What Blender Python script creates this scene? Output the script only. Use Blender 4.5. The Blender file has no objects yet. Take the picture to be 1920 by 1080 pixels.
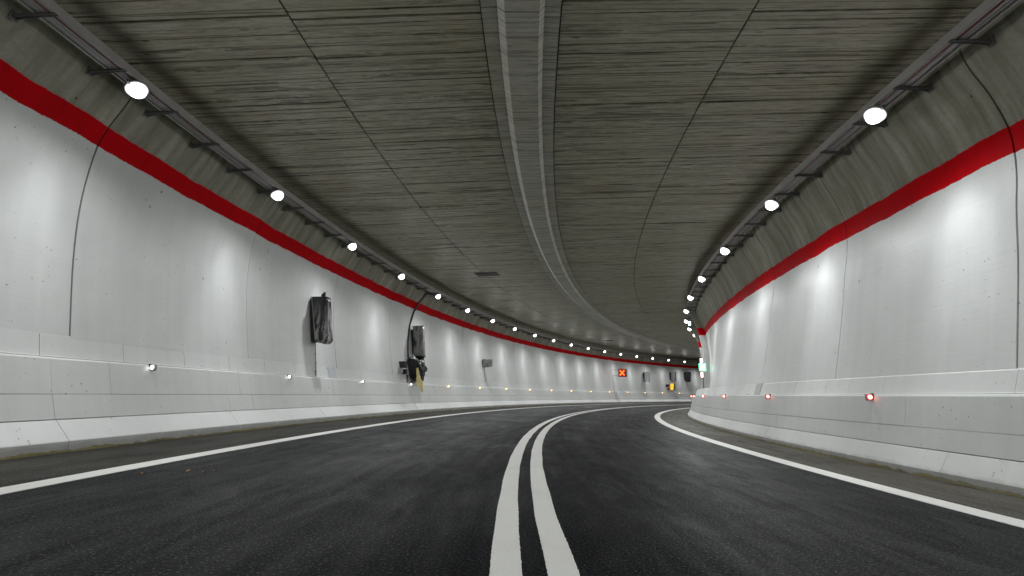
import bpy, bmesh, math, random
from mathutils import Matrix, Vector, noise

random.seed(7)
sc = bpy.context.scene
C = sc.collection

# ---------------------------------------------------------------- alignment of the bend
K0, K1, K2, TILT = 0.0169186, -0.000144345, 1.97882e-06, 0.0185209
S_MIN, S_MAX, DS = -16.0, 92.0, 0.05


def _kap(s):
    if s < 0:
        return K0
    s = min(s, 80.0)
    return K0 + K1 * s + K2 * s * s


_tab = {0: (0.0, 0.0, 0.0)}
for sgn in (1, -1):
    x = y = th = 0.0
    n = int((S_MAX + 4 if sgn > 0 else -S_MIN + 4) / DS)
    for i in range(n):
        s = sgn * i * DS
        t2 = th + sgn * DS * _kap(s + sgn * DS / 2)
        tm = (th + t2) / 2
        x += sgn * DS * math.sin(tm)
        y += sgn * DS * math.cos(tm)
        th = t2
        _tab[sgn * (i + 1)] = (x, y, th)


def axis(s):
    f = s / DS
    i = math.floor(f)
    t = f - i
    a, b = _tab[i], _tab[i + 1]
    return [a[k] * (1 - t) + b[k] * t for k in range(3)]


def W(s, u, v):
    """station along the road, offset to the right of its centre line, height above the carriageway -> world"""
    x, y, th = axis(s)
    lu = u * math.cos(TILT) + v * math.sin(TILT)
    z = v * math.cos(TILT) - u * math.sin(TILT)
    return Vector((x + lu * math.cos(th), y - lu * math.sin(th), z))


# ---------------------------------------------------------------- camera
cam_d = bpy.data.cameras.new("camera")
cam = bpy.data.objects.new("camera", cam_d)
C.objects.link(cam)
cam_d.sensor_width = 36.0
cam_d.lens = 858.65 / 1920 * 36.0
cam_d.clip_start = 0.05
cam_d.clip_end = 500.0
YAW, PITCH, ROLL = 0.0507557, 0.2296745, 0.0083193
right = Vector((math.cos(YAW), -math.sin(YAW), 0))
fwd0 = Vector((math.sin(YAW), math.cos(YAW), 0))
up0 = Vector((0, 0, 1))
fwd = fwd0 * math.cos(PITCH) + up0 * math.sin(PITCH)
up = up0 * math.cos(PITCH) - fwd0 * math.sin(PITCH)
r2 = right * math.cos(ROLL) + up * math.sin(ROLL)
u2 = up * math.cos(ROLL) - right * math.sin(ROLL)
m = Matrix((r2, u2, -fwd)).transposed().to_4x4()
m.translation = W(0, -0.191244, 0) + Vector((0, 0, 0.812604))
cam.matrix_world = m
sc.camera = cam

# ---------------------------------------------------------------- world (closed tunnel: no daylight reaches it) and exposure
world = bpy.data.worlds.new("World")
sc.world = world
world.use_nodes = True
bg = world.node_tree.nodes["Background"]
bg.inputs[0].default_value = (0.02, 0.022, 0.025, 1)
bg.inputs[1].default_value = 0.3
sc.view_settings.view_transform = 'Standard'
sc.view_settings.look = 'None'
sc.view_settings.exposure = 0.0
sc.view_settings.gamma = 1.0
sc.cycles.use_denoising = True
sc.cycles.max_bounces = 5
sc.cycles.diffuse_bounces = 4
sc.cycles.glossy_bounces = 2
sc.cycles.transmission_bounces = 0
sc.cycles.transparent_max_bounces = 2
sc.cycles.caustics_reflective = False
sc.cycles.caustics_refractive = False
sc.cycles.sample_clamp_indirect = 3.0
sc.cycles.sample_clamp_direct = 0.0
LAMP_W = 188.0


# ---------------------------------------------------------------- material helper
class NT:
    def __init__(self, name):
        self.m = bpy.data.materials.new(name)
        self.m.use_nodes = True
        self.t = self.m.node_tree
        self.t.nodes.clear()
        self.out = self.t.nodes.new('ShaderNodeOutputMaterial')
        self.b = self.t.nodes.new('ShaderNodeBsdfPrincipled')
        self.l(self.b.outputs[0], self.out.inputs[0])

    def n(self, kind, **kw):
        nd = self.t.nodes.new(kind)
        for k, v in kw.items():
            setattr(nd, k, v)
        return nd

    def l(self, a, b):
        self.t.links.new(a, b)

    def put(self, sock, v):
        if isinstance(v, bpy.types.NodeSocket):
            self.l(v, sock)
        else:
            sock.default_value = v

    def math(self, op, a, b=0.0, c=None, clamp=False):
        nd = self.n('ShaderNodeMath', operation=op, use_clamp=clamp)
        self.put(nd.inputs[0], a)
        self.put(nd.inputs[1], b)
        if c is not None:
            self.put(nd.inputs[2], c)
        return nd.outputs[0]

    def mix(self, f, a, b, blend='MIX'):
        nd = self.n('ShaderNodeMix', data_type='RGBA', blend_type=blend)
        self.put(nd.inputs[0], f)
        for i, v in ((6, a), (7, b)):
            if isinstance(v, tuple) and len(v) == 3:
                v = v + (1,)
            self.put(nd.inputs[i], v)
        return nd.outputs[2]

    def uv(self):
        nd = self.n('ShaderNodeUVMap')
        nd.uv_map = 'UVMap'
        return nd.outputs[0]

    def xy(self, vec):
        nd = self.n('ShaderNodeSeparateXYZ')
        self.l(vec, nd.inputs[0])
        return nd.outputs[0], nd.outputs[1]

    def scale(self, vec, sx, sy, sz=1.0, off=(0, 0, 0)):
        nd = self.n('ShaderNodeMapping')
        self.l(vec, nd.inputs[0])
        nd.inputs['Location'].default_value = off
        nd.inputs['Scale'].default_value = (sx, sy, sz)
        return nd.outputs[0]

    def noise(self, vec, scale=1.0, detail=4.0, rough=0.55, dist=0.0):
        nd = self.n('ShaderNodeTexNoise')
        self.l(vec, nd.inputs['Vector'])
        nd.inputs['Scale'].default_value = scale
        nd.inputs['Detail'].default_value = detail
        nd.inputs['Roughness'].default_value = rough
        nd.inputs['Distortion'].default_value = dist
        return nd.outputs[0]

    def voro(self, vec, scale):
        nd = self.n('ShaderNodeTexVoronoi')
        self.l(vec, nd.inputs['Vector'])
        nd.inputs['Scale'].default_value = scale
        return nd.outputs['Distance']

    def ramp(self, f, a, b, lo=0.0, hi=1.0):
        nd = self.n('ShaderNodeMapRange', clamp=True)
        self.put(nd.inputs[0], f)
        nd.inputs[1].default_value = a
        nd.inputs[2].default_value = b
        nd.inputs[3].default_value = lo
        nd.inputs[4].default_value = hi
        return nd.outputs[0]

    def bump(self, h, strength, dist):
        nd = self.n('ShaderNodeBump')
        nd.inputs['Strength'].default_value = strength
        nd.inputs['Distance'].default_value = dist
        self.put(nd.inputs['Height'], h)
        self.l(nd.outputs[0], self.b.inputs['Normal'])

    def col(self, c):
        if isinstance(c, tuple) and len(c) == 3:
            c = c + (1,)
        self.put(self.b.inputs['Base Color'], c)

    def rough(self, r):
        self.put(self.b.inputs['Roughness'], r)


def plain(name, col, rough=0.5, metal=0.0, var=0.12, nscale=9.0):
    t = NT(name)
    tc = t.n('ShaderNodeTexCoord').outputs['Object']
    f = t.noise(tc, nscale, 5)
    a = tuple(c * (1 - var) for c in col)
    b = tuple(min(1, c * (1 + var)) for c in col)
    t.col(t.mix(f, a, b))
    t.rough(t.ramp(f, 0.2, 0.8, max(0.05, rough - 0.08), rough + 0.08))
    t.b.inputs['Metallic'].default_value = metal
    return t.m


def glow(name, col, strength):
    t = NT(name)
    t.col(tuple(0.04 + 0.06 * k for k in col))
    t.b.inputs['Emission Color'].default_value = col + (1,)
    t.b.inputs['Emission Strength'].default_value = strength
    return t.m


def white_paint(t, uv):
    """colour, height of old white paint on shuttered concrete"""
    big = t.noise(uv, 0.55, 3)
    streak = t.noise(t.scale(uv, 5.5, 0.22), 1.0, 4, 0.6)
    fine = t.noise(uv, 38.0, 3)
    tone = t.math('ADD', t.ramp(big, 0.3, 0.7, -0.06, 0.06), t.ramp(streak, 0.3, 0.7, -0.03, 0.03))
    tone = t.math('ADD', tone, 0.95)
    nd = t.n('ShaderNodeCombineColor')
    for i, k in enumerate((0.70, 0.715, 0.70)):
        t.l(t.math('MULTIPLY', tone, k), nd.inputs[i])
    c = nd.outputs[0]
    mot = t.noise(uv, 3.3, 5, 0.7, 0.3)
    c = t.mix(t.ramp(mot, 0.5, 0.75, 0.0, 0.22), c, (0.52, 0.53, 0.51))
    drip = t.noise(t.scale(uv, 11.0, 0.35, 1, (7, 3, 0)), 1.0, 4, 0.65)
    c = t.mix(t.ramp(drip, 0.62, 0.76, 0.0, 0.16), c, (0.42, 0.42, 0.40))
    # blow holes in patches
    mask = t.ramp(t.noise(uv, 1.1, 3, 0.6), 0.43, 0.57)
    pits = t.ramp(t.voro(t.scale(uv, 1.0, 0.7), 15.0), 0.09, 0.16, 1.0, 0.0)
    keep = t.ramp(t.noise(uv, 13.0, 1), 0.50, 0.58)
    pf = t.math('MULTIPLY', t.math('MULTIPLY', pits, mask), keep)
    c = t.mix(t.math('MULTIPLY', pf, 0.8), c, (0.10, 0.10, 0.09))
    # a few bigger chips with dark cores
    chip = t.ramp(t.voro(t.scale(uv, 1.5, 0.8, 1, (3.1, 1.7, 0)), 1.5), 0.028, 0.045, 1.0, 0.0)
    chip = t.math('MULTIPLY', chip, t.ramp(fine, 0.42, 0.5))
    c = t.mix(t.math('MULTIPLY', chip, 0.85), c, (0.07, 0.07, 0.06))
    h = t.math('ADD', big, t.math('MULTIPLY', fine, 0.06))
    return c, h


def wall_material(name, vb, vt):
    t = NT(name)
    uv = t.uv()
    s, v = t.xy(uv)
    wob = t.math('ADD', t.ramp(t.noise(t.scale(uv, 1.1, 0.0), 1.0, 3), 0.2, 0.8, -0.04, 0.04),
                 t.ramp(t.noise(uv, 30.0, 3), 0.2, 0.8, -0.008, 0.008))
    vv = t.math('ADD', v, wob)
    f_red = t.ramp(vv, vb - 0.003, vb + 0.003)
    f_con = t.ramp(vv, vt - 0.004, vt + 0.004)
    white, h = white_paint(t, uv)
    rn = t.noise(t.scale(uv, 3.0, 0.8), 1.0, 4)
    red = t.mix(rn, (0.46, 0.001, 0.004), (0.62, 0.002, 0.008))
    grime = t.noise(t.scale(uv, 7.0, 0.7, 1, (2, 5, 0)), 1.0, 5, 0.7)
    red = t.mix(t.ramp(grime, 0.5, 0.75, 0.0, 0.45), red, (0.20, 0.004, 0.006))
    st = t.noise(t.scale(uv, 5.0, 0.35), 1.0, 5, 0.62, 0.12)
    bl = t.noise(uv, 1.6, 5, 0.6)
    con = t.mix(t.ramp(st, 0.30, 0.66), (0.165, 0.16, 0.122), (0.43, 0.425, 0.355))
    con = t.mix(t.ramp(t.noise(uv, 22.0, 3, 0.7), 0.35, 0.75, 0.0, 0.35), con, (0.16, 0.155, 0.12))
    con = t.mix(t.ramp(bl, 0.45, 0.75, 0.0, 0.5), con, (0.19, 0.185, 0.125))
    spot = t.ramp(t.voro(t.scale(uv, 1.0, 0.6), 3.2), 0.03, 0.055, 1.0, 0.0)
    con = t.mix(t.math('MULTIPLY', spot, t.ramp(bl, 0.5, 0.55)), con, (0.03, 0.03, 0.025))
    c = t.mix(f_red, white, red)
    c = t.mix(f_con, c, con)
    t.col(c)
    t.put(t.b.inputs['Specular IOR Level'], t.ramp(f_red, 0, 1, 0.22, 0.06))
    t.rough(t.math('ADD', t.ramp(f_red, 0, 1, 0.42, 0.65), t.ramp(rn, 0, 1, -0.05, 0.08)))
    ridge = t.noise(t.scale(uv, 1.2, 26.0), 1.0, 2, 0.6)          # level ridges, put in to draw lamp glints out into upright streaks
    t.bump(t.math('ADD', t.math('MULTIPLY', h, 0.25), ridge), 0.14, 0.010)
    return t.m


def white_material(name):
    t = NT(name)
    uv = t.uv()
    s, v = t.xy(uv)
    c, h = white_paint(t, uv)
    # splash dirt that clings along the foot of the kerb
    rag = t.math('ADD', v, t.ramp(t.noise(t.scale(uv, 4.0, 9.0), 1.0, 5, 0.7), 0.2, 0.8, -0.05, 0.05))
    d1 = t.ramp(rag, 0.03, 0.09, 1.0, 0.0)
    d2 = t.ramp(rag, -0.045, 0.0, 1.0, 0.0)
    c = t.mix(t.math('MULTIPLY', d1, 0.5), c, (0.30, 0.30, 0.28))
    c = t.mix(t.math('MULTIPLY', d2, 0.85), c, (0.075, 0.065, 0.03))
    t.col(c)
    t.rough(0.48)
    t.bump(h, 0.35, 0.02)
    return t.m


def ceiling_material(name, light, marks=1.0):
    t = NT(name)
    uv = t.uv()                                   # x = along the road, y = across
    grain = t.noise(t.scale(uv, 24.0, 2.6), 1.0, 4, 0.72, 0.3)
    board = t.noise(t.scale(uv, 5.3, 0.10), 1.0, 2, 0.5)
    big = t.noise(uv, 0.5, 5, 0.6)
    c = t.mix(t.ramp(grain, 0.36, 0.6), tuple(k * (1 - 0.45 * marks) for k in light), light)
    c = t.mix(t.ramp(board, 0.35, 0.65, 0.0, 0.55 * marks), c, tuple(k * f for k, f in zip(light, (0.66, 0.64, 0.56))))
    c = t.mix(t.ramp(big, 0.5, 0.72, 0.0, 0.5), c, tuple(k * f for k, f in zip(light, (0.72, 0.66, 0.46))))
    # honeycombing: short dark dashes lying along the boards
    dash = t.ramp(t.voro(t.scale(uv, 11.0, 1.9), 1.0), 0.08, 0.17, 1.0, 0.0)
    dmask = t.ramp(t.noise(uv, 2.3, 4), 0.5, 0.62)
    c = t.mix(t.math('MULTIPLY', t.math('MULTIPLY', dash, dmask), 0.85), c, (0.02, 0.018, 0.01))
    ln = t.noise(t.scale(uv, 11.0, 0.12), 1.0, 2, 0.5)
    ln = t.ramp(t.math('ABSOLUTE', t.math('SUBTRACT', ln, 0.5)), 0.022, 0.036, 1.0, 0.0)
    brk = t.ramp(t.noise(t.scale(uv, 6.0, 0.9), 1.0, 4, 0.7), 0.44, 0.50)
    c = t.mix(t.math('MULTIPLY', t.math('MULTIPLY', ln, brk), 0.68 * marks), c, (0.035, 0.032, 0.018))
    sp = t.noise(uv, 42.0, 2, 0.8)
    c = t.mix(t.ramp(sp, 0.58, 0.72, 0.0, 0.55 * marks), c, tuple(k * 0.3 for k in light))
    t.col(c)
    t.rough(t.ramp(grain, 0.3, 0.7, 0.6, 0.42))
    t.bump(grain, 0.5, 0.006)
    return t.m


def asphalt_material(name, base, brown, rough, stain):
    t = NT(name)
    uv = t.uv()
    grit = t.voro(uv, 90.0)
    gn = t.noise(uv, 60.0, 2, 0.7)
    drag = t.noise(t.scale(uv, 0.35, 5.0), 1.0, 5, 0.65)
    diag = t.noise(t.scale(uv, 1.2, 2.8), 1.0, 5, 0.7, 1.2)
    big = t.noise(uv, 0.6, 4)
    c = t.mix(t.ramp(gn, 0.3, 0.7), tuple(k * 0.6 for k in base), tuple(k * 1.5 for k in base))
    c = t.mix(t.ramp(grit, 0.0, 0.3, 0.5, 0.0), c, tuple(k * 3.2 for k in base))
    c = t.mix(t.ramp(drag, 0.45, 0.8, 0.0, 0.5), c, brown)
    if stain:
        oil = t.ramp(t.noise(t.scale(uv, 0.7, 2.2), 1.0, 5, 0.65, 0.8), 0.52, 0.66)
        c = t.mix(t.math('MULTIPLY', oil, 0.75), c, (0.012, 0.011, 0.009))
        c = t.mix(t.ramp(diag, 0.55, 0.75, 0.0, 0.6), c, (0.085, 0.078, 0.058))
        crack = t.noise(t.scale(uv, 0.8, 3.0), 1.0, 4, 0.6, 0.5)
        crack = t.ramp(t.math('ABSOLUTE', t.math('SUBTRACT', crack, 0.5)), 0.0, 0.008, 1.0, 0.0)
        c = t.mix(t.math('MULTIPLY', crack, 0.8), c, (0.006, 0.006, 0.005))
    t.col(c)
    t.put(t.b.inputs['Specular IOR Level'], t.math('MULTIPLY', t.math('ADD', t.ramp(gn, 0.58, 0.72, 0.012, 0.30), t.ramp(drag, 0.42, 0.7, 0.0, 0.02)), t.ramp(t.math('ABSOLUTE', t.xy(uv)[1]), 0.5, 2.2, 0.45, 1.7)))
    t.rough(t.math('ADD', rough, t.math('ADD', t.ramp(diag, 0.3, 0.7, -0.07, 0.07), t.ramp(big, 0.3, 0.7, -0.05, 0.05))))
    t.bump(t.math('ADD', gn, t.math('MULTIPLY', grit, 0.6)), 0.55, 0.006)
    return t.m


def line_material(name):
    t = NT(name)
    uv = t.uv()
    f = t.noise(uv, 60.0, 4, 0.7)
    w = t.noise(uv, 2.0, 4)
    c = t.mix(t.ramp(f, 0.3, 0.7), (0.80, 0.805, 0.77), (0.90, 0.90, 0.86))
    c = t.mix(t.ramp(w, 0.5, 0.8, 0.0, 0.25), c, (0.45, 0.45, 0.40))
    chip = t.ramp(t.voro(uv, 14.0), 0.03, 0.07, 1.0, 0.0)
    c = t.mix(t.math('MULTIPLY', chip, t.ramp(t.noise(uv, 9.0, 2), 0.5, 0.6)), c, (0.1, 0.1, 0.09))
    t.col(c)
    t.rough(0.55)
    t.bump(f, 0.35, 0.004)
    return t.m


def film_material(name, dust, amount, zr=None):
    """black plastic film, dusty in streaks"""
    t = NT(name)
    tc = t.n('ShaderNodeTexCoord').outputs['Object']
    f = t.noise(t.scale(tc, 5.0, 5.0, 1.3), 1.0, 6, 0.7, 0.8)
    g = t.noise(tc, 14.0, 4, 0.6)
    a = t.ramp(f, 0.60 - amount * 0.35, 0.72 - amount * 0.3)
    if zr:
        z = t.n('ShaderNodeSeparateXYZ')
        t.l(tc, z.inputs[0])
        a = t.math('MULTIPLY', a, t.ramp(z.outputs[2], zr[0], zr[1], 1.0, 0.05))
    c = t.mix(a, (0.008, 0.008, 0.009), dust)
    c = t.mix(t.ramp(g, 0.62, 0.7), c, (0.01, 0.01, 0.01))
    t.col(c)
    t.rough(t.ramp(f, 0.4, 0.7, 0.18, 0.5))
    t.bump(g, 0.6, 0.02)
    return t.m


M = dict(
    wall_left=wall_material('painted_wall_left', 4.451, 4.778),
    wall_right=wall_material('painted_wall_right', 3.947, 4.31),
    white=white_material('white_kerb_paint'),
    ceiling=ceiling_material('board_marked_concrete', (0.47, 0.452, 0.355)),
    beam=ceiling_material('beam_concrete', (0.50, 0.49, 0.425), 0.65),
    road=asphalt_material('fresh_asphalt', (0.0105, 0.011, 0.0122), (0.017, 0.0167, 0.0165), 0.48, False),
    shoulder_dark=asphalt_material('oily_asphalt', (0.034, 0.032, 0.028), (0.06, 0.055, 0.043), 0.5, True),
    shoulder=asphalt_material('dirty_asphalt', (0.082, 0.077, 0.065), (0.12, 0.11, 0.084), 0.5, True),
    line=line_material('road_paint'),
    steel=plain('galvanised_steel', (0.36, 0.35, 0.33), 0.55, 0.1, 0.3, 3.0),
    dark_steel=plain('weathered_steel', (0.14, 0.14, 0.14), 0.6, 0.1),
    cable=plain('grey_cable', (0.42, 0.41, 0.42), 0.5),
    red_cable=plain('red_cable', (0.20, 0.02, 0.03), 0.5),
    housing=plain('lamp_housing', (0.42, 0.43, 0.44), 0.4, 0.4),
    black=plain('black_plastic', (0.014, 0.014, 0.015), 0.4),
    grey=plain('grey_box', (0.30, 0.31, 0.32), 0.5),
    pale=plain('pale_grey_cover', (0.55, 0.57, 0.60), 0.5),
    dull=plain('dull_grey_cover', (0.50, 0.50, 0.48), 0.6),
    conduit=plain('dark_conduit', (0.05, 0.05, 0.05), 0.5),
    backing=plain('dark_joint', (0.07, 0.07, 0.065), 0.9),
    film_a=film_material('dusty_black_film', (0.50, 0.50, 0.49), 0.5, (2.35, 3.45)),
    film_b=film_material('grey_dusty_film', (0.24, 0.24, 0.235), 0.85),
    film_c=film_material('black_film', (0.16, 0.16, 0.16), 0.05),
    yellow=plain('yellow_film', (0.72, 0.60, 0.27), 0.45, 0, 0.3),
    moss=plain('kerb_moss', (0.10, 0.085, 0.032), 0.95, 0, 0.55, 30.0),
    leaf=plain('dry_leaf', (0.42, 0.20, 0.04), 0.7),
    white_sign=plain('white_sign', (0.72, 0.74, 0.76), 0.4),
    lens=glow('lamp_lens', (0.97, 0.99, 1.0), 6.0),
    lens_amber=glow('amber_lens', (1.0, 0.62, 0.20), 9.0),
    rim_amber=glow('amber_rim', (1.0, 0.50, 0.04), 0.9),
    lens_pink=glow('warm_lens', (1.0, 0.93, 0.90), 5.0),
    lens_red=glow('red_lens', (1.0, 0.42, 0.36), 5.0),
    rim_red=glow('red_rim', (1.0, 0.04, 0.03), 0.7),
    cross=glow('led_cross_orange', (1.0, 0.22, 0.01), 2.0),
    cross_bg=glow('led_field_red', (0.8, 0.0, 0.01), 0.4),
    green=glow('green_led', (0.05, 1.0, 0.42), 8.0),
    green_core=glow('green_led_core', (0.6, 1.0, 0.9), 6.0),
    sos=glow('lit_yellow_panel', (1.0, 0.50, 0.02), 1.3),
    pink=glow('pink_led', (1.0, 0.62, 0.60), 5.0),
)


# the spot lights do the lighting; the small glowing faces need no light sampling of their own
for _k in M:
    if _k not in ('green', 'cross_bg'):
        M[_k].cycles.emission_sampling = 'NONE'


# ---------------------------------------------------------------- mesh helpers
def finish(name, me, mat, parent=None):
    o = bpy.data.objects.new(name, me)
    C.objects.link(o)
    if mat is not None and not me.materials:
        me.materials.append(mat)
    if parent is not None:
        o.parent = parent
    return o


def tag(o, label=None, cat=None, group=None, kind=None):
    if label:
        o['label'] = label
    if cat:
        o['category'] = cat
    if group:
        o['group'] = group
    if kind:
        o['kind'] = kind
    return o


def thing(name, label, cat, group=None, loc=None, mat4=None):
    o = bpy.data.objects.new(name, None)
    o.empty_display_size = 0.1
    C.objects.link(o)
    if mat4 is not None:
        o.matrix_world = mat4
    elif loc is not None:
        o.location = loc
    return tag(o, label, cat, group)


def from_grid(name, rows, mat, parent=None, uvs=None, smooth=False, extra=None, origin=None):
    """rows: list of equally long point rows -> one sheet; extra: further quads as (4 points, 4 uvs)"""
    og = origin or Vector((0, 0, 0))
    nr, nc = len(rows), len(rows[0])
    verts = [tuple(p - og) for r in rows for p in r]
    faces, fuv, sm = [], [], []
    for i in range(nr - 1):
        for j in range(nc - 1):
            idx = (i * nc + j, i * nc + j + 1, (i + 1) * nc + j + 1, (i + 1) * nc + j)
            faces.append(idx)
            fuv.append([uvs[k // nc][k % nc] for k in idx] if uvs else [(0, 0)] * 4)
            sm.append(smooth)
    for q, qu in (extra or []):
        b = len(verts)
        verts += [tuple(p - og) for p in q]
        faces.append(tuple(range(b, b + len(q))))
        fuv.append(qu)
        sm.append(False)
    me = bpy.data.meshes.new(name)
    me.from_pydata(verts, [], faces)
    lay = me.uv_layers.new(name='UVMap')
    k = 0
    for f in fuv:
        for c in f:
            lay.data[k].uv = c
            k += 1
    me.polygons.foreach_set('use_smooth', sm)
    o = finish(name, me, mat, parent)
    if origin is not None and parent is None:
        o.location = og
    return o


def stations(s0, s1, step):
    n = max(1, int(math.ceil((s1 - s0) / step)))
    return [s0 + (s1 - s0) * i / n for i in range(n + 1)]


def sweep(name, prof, s0, s1, mat, parent=None, step=0.6, across=False, smooth=False, ends=True, depth=None, crease=True, proff=None):
    """sheet along the bend with profile [(u, v), ...]; depth = (du, dv) adds returns round the rim so that it reads as a slab"""
    st = stations(s0, s1, step)
    rows, uvs = [], []
    segs = []
    if crease and not smooth:
        # every facet of the profile keeps its own edge
        pass
    for s in st:
        pr = proff(s) if proff else prof
        rows.append([W(s, u, v) for u, v in pr])
        if across:
            uvs.append([(s, u) for u, v in pr])
        else:
            uvs.append([(s, v) for u, v in pr])
    extra = []
    if depth:
        du, dv = depth
        def back(s, k):
            pr = proff(s) if proff else prof
            return W(s, pr[k][0] + du, pr[k][1] + dv)
        np_ = len(prof)
        for i in range(len(st) - 1):
            for k in (0, np_ - 1):
                extra.append(([rows[i][k], rows[i + 1][k], back(st[i + 1], k), back(st[i], k)], [uvs[i][k], uvs[i + 1][k], uvs[i + 1][k], uvs[i][k]]))
        for i in (0, len(st) - 1):
            for k in range(np_ - 1):
                extra.append(([rows[i][k], rows[i][k + 1], back(st[i], k + 1), back(st[i], k)], [uvs[i][k], uvs[i][k + 1], uvs[i][k + 1], uvs[i][k]]))
    return from_grid(name, rows, mat, parent, uvs, smooth, extra)


def prism(name, poly, s0, s1, mat, parent=None, skew=0.0):
    """closed solid: polygon of (u, v) carried from station s0 to s1"""
    n = len(poly)
    a = [W(s0, u, v) for u, v in poly]
    b = [W(s1, u, v + skew) for u, v in poly]
    verts = [tuple(p) for p in a + b]
    faces = [tuple(range(n)), tuple(range(2 * n - 1, n - 1, -1))]
    faces += [(i, i + n, (i + 1) % n + n, (i + 1) % n) for i in range(n)]
    me = bpy.data.meshes.new(name)
    me.from_pydata(verts, [], faces)
    bm = bmesh.new()
    bm.from_mesh(me)
    bmesh.ops.recalc_face_normals(bm, faces=bm.faces)
    bm.to_mesh(me)
    bm.free()
    return finish(name, me, mat, parent)


def bevel_obj(o, w, seg=1):
    bm = bmesh.new()
    bm.from_mesh(o.data)
    bmesh.ops.bevel(bm, geom=list(bm.edges), offset=w, segments=seg, affect='EDGES', profile=0.5)
    bm.to_mesh(o.data)
    bm.free()
    return o


def crumple(o, cuts, amp, freq, seed, smooth=True):
    bm = bmesh.new()
    bm.from_mesh(o.data)
    bmesh.ops.subdivide_edges(bm, edges=list(bm.edges), cuts=cuts, use_grid_fill=True)
    for v in bm.verts:
        p = v.co * freq + Vector((seed, seed * 2.3, -seed))
        v.co += noise.noise_vector(p) * amp + noise.noise_vector(p * 2.7) * amp * 0.45
    for f in bm.faces:
        f.smooth = smooth
    bm.to_mesh(o.data)
    bm.free()
    return o


def tube(name, pts, r, mat, parent=None, n=6, closed_ends=True):
    verts, faces = [], []
    for i, p in enumerate(pts):
        a = pts[max(0, i - 1)]
        b = pts[min(len(pts) - 1, i + 1)]
        t = (b - a).normalized()
        x = t.cross(Vector((0, 0, 1)))
        if x.length < 1e-3:
            x = t.cross(Vector((1, 0, 0)))
        x.normalize()
        y = x.cross(t)
        for k in range(n):
            an = 2 * math.pi * k / n
            verts.append(tuple(p + x * math.cos(an) * r + y * math.sin(an) * r))
    for i in range(len(pts) - 1):
        for k in range(n):
            faces.append((i * n + k, i * n + (k + 1) % n, (i + 1) * n + (k + 1) % n, (i + 1) * n + k))
    if closed_ends:
        faces.append(tuple(range(n))[::-1])
        faces.append(tuple(range((len(pts) - 1) * n, len(pts) * n)))
    me = bpy.data.meshes.new(name)
    me.from_pydata(verts, [], faces)
    me.polygons.foreach_set('use_smooth', [len(f) == 4 for f in faces])
    return finish(name, me, mat, parent)


def lathe(name, prof, n, mat, parent=None, smooth=True):
    """prof: (radius, z) pairs, turned about local z"""
    verts, faces = [], []
    for r, z in prof:
        for k in range(n):
            a = 2 * math.pi * k / n
            verts.append((r * math.cos(a), r * math.sin(a), z))
    for i in range(len(prof) - 1):
        for k in range(n):
            faces.append((i * n + k, i * n + (k + 1) % n, (i + 1) * n + (k + 1) % n, (i + 1) * n + k))
    me = bpy.data.meshes.new(name)
    me.from_pydata(verts, [], faces)
    bm = bmesh.new()
    bm.from_mesh(me)
    bmesh.ops.remove_doubles(bm, verts=bm.verts, dist=1e-5)
    bmesh.ops.recalc_face_normals(bm, faces=bm.faces)
    for f in bm.faces:
        f.smooth = smooth
    bm.to_mesh(me)
    bm.free()
    return finish(name, me, mat, parent)


def boxm(name, lo, hi, mat, parent=None, bev=0.0):
    x0, y0, z0 = lo
    x1, y1, z1 = hi
    v = [(x0, y0, z0), (x1, y0, z0), (x1, y1, z0), (x0, y1, z0), (x0, y0, z1), (x1, y0, z1), (x1, y1, z1), (x0, y1, z1)]
    f = [(3, 2, 1, 0), (4, 5, 6, 7), (0, 1, 5, 4), (1, 2, 6, 5), (2, 3, 7, 6), (3, 0, 4, 7)]
    me = bpy.data.meshes.new(name)
    me.from_pydata(v, [], f)
    o = finish(name, me, mat, parent)
    return bevel_obj(o, bev) if bev else o


def frame_at(s, u, v):
    """local x = right across the road, y = along the road, z = up"""
    x, y, th = axis(s)
    X = Vector((math.cos(th), -math.sin(th), 0))
    Y = Vector((math.sin(th), math.cos(th), 0))
    mm = Matrix((X, Y, Vector((0, 0, 1)))).transposed().to_4x4()
    mm.translation = W(s, u, v)
    return mm


def copy_tree(o, parent=None):
    c = o.copy()
    C.objects.link(c)
    if parent is not None:
        c.parent = parent
        c.matrix_parent_inverse = o.matrix_parent_inverse.copy()
    for ch in list(o.children):
        copy_tree(ch, c)
    return c


def spline(pts, n):
    out = []
    P = [pts[0]] + list(pts) + [pts[-1]]
    for i in range(1, len(P) - 2):
        p0, p1, p2, p3 = P[i - 1], P[i], P[i + 1], P[i + 2]
        for k in range(n):
            t = k / n
            out.append(tuple(0.5 * (2 * p1[a] + (p2[a] - p0[a]) * t + (2 * p0[a] - 5 * p1[a] + 4 * p2[a] - p3[a]) * t * t + (3 * p1[a] - p0[a] - 3 * p2[a] + p3[a]) * t ** 3) for a in (0, 1)))
    out.append(tuple(pts[-1]))
    return out


def smoothstep(a, b, x):
    t = max(0.0, min(1.0, (x - a) / (b - a)))
    return t * t * (3 - 2 * t)


ORD = ['first', 'second', 'third', 'fourth', 'fifth', 'sixth', 'seventh', 'eighth', 'ninth', 'tenth', 'eleventh', 'twelfth', 'thirteenth',
       'fourteenth', 'fifteenth', 'sixteenth', 'seventeenth', 'eighteenth', 'nineteenth', 'twentieth']

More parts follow.
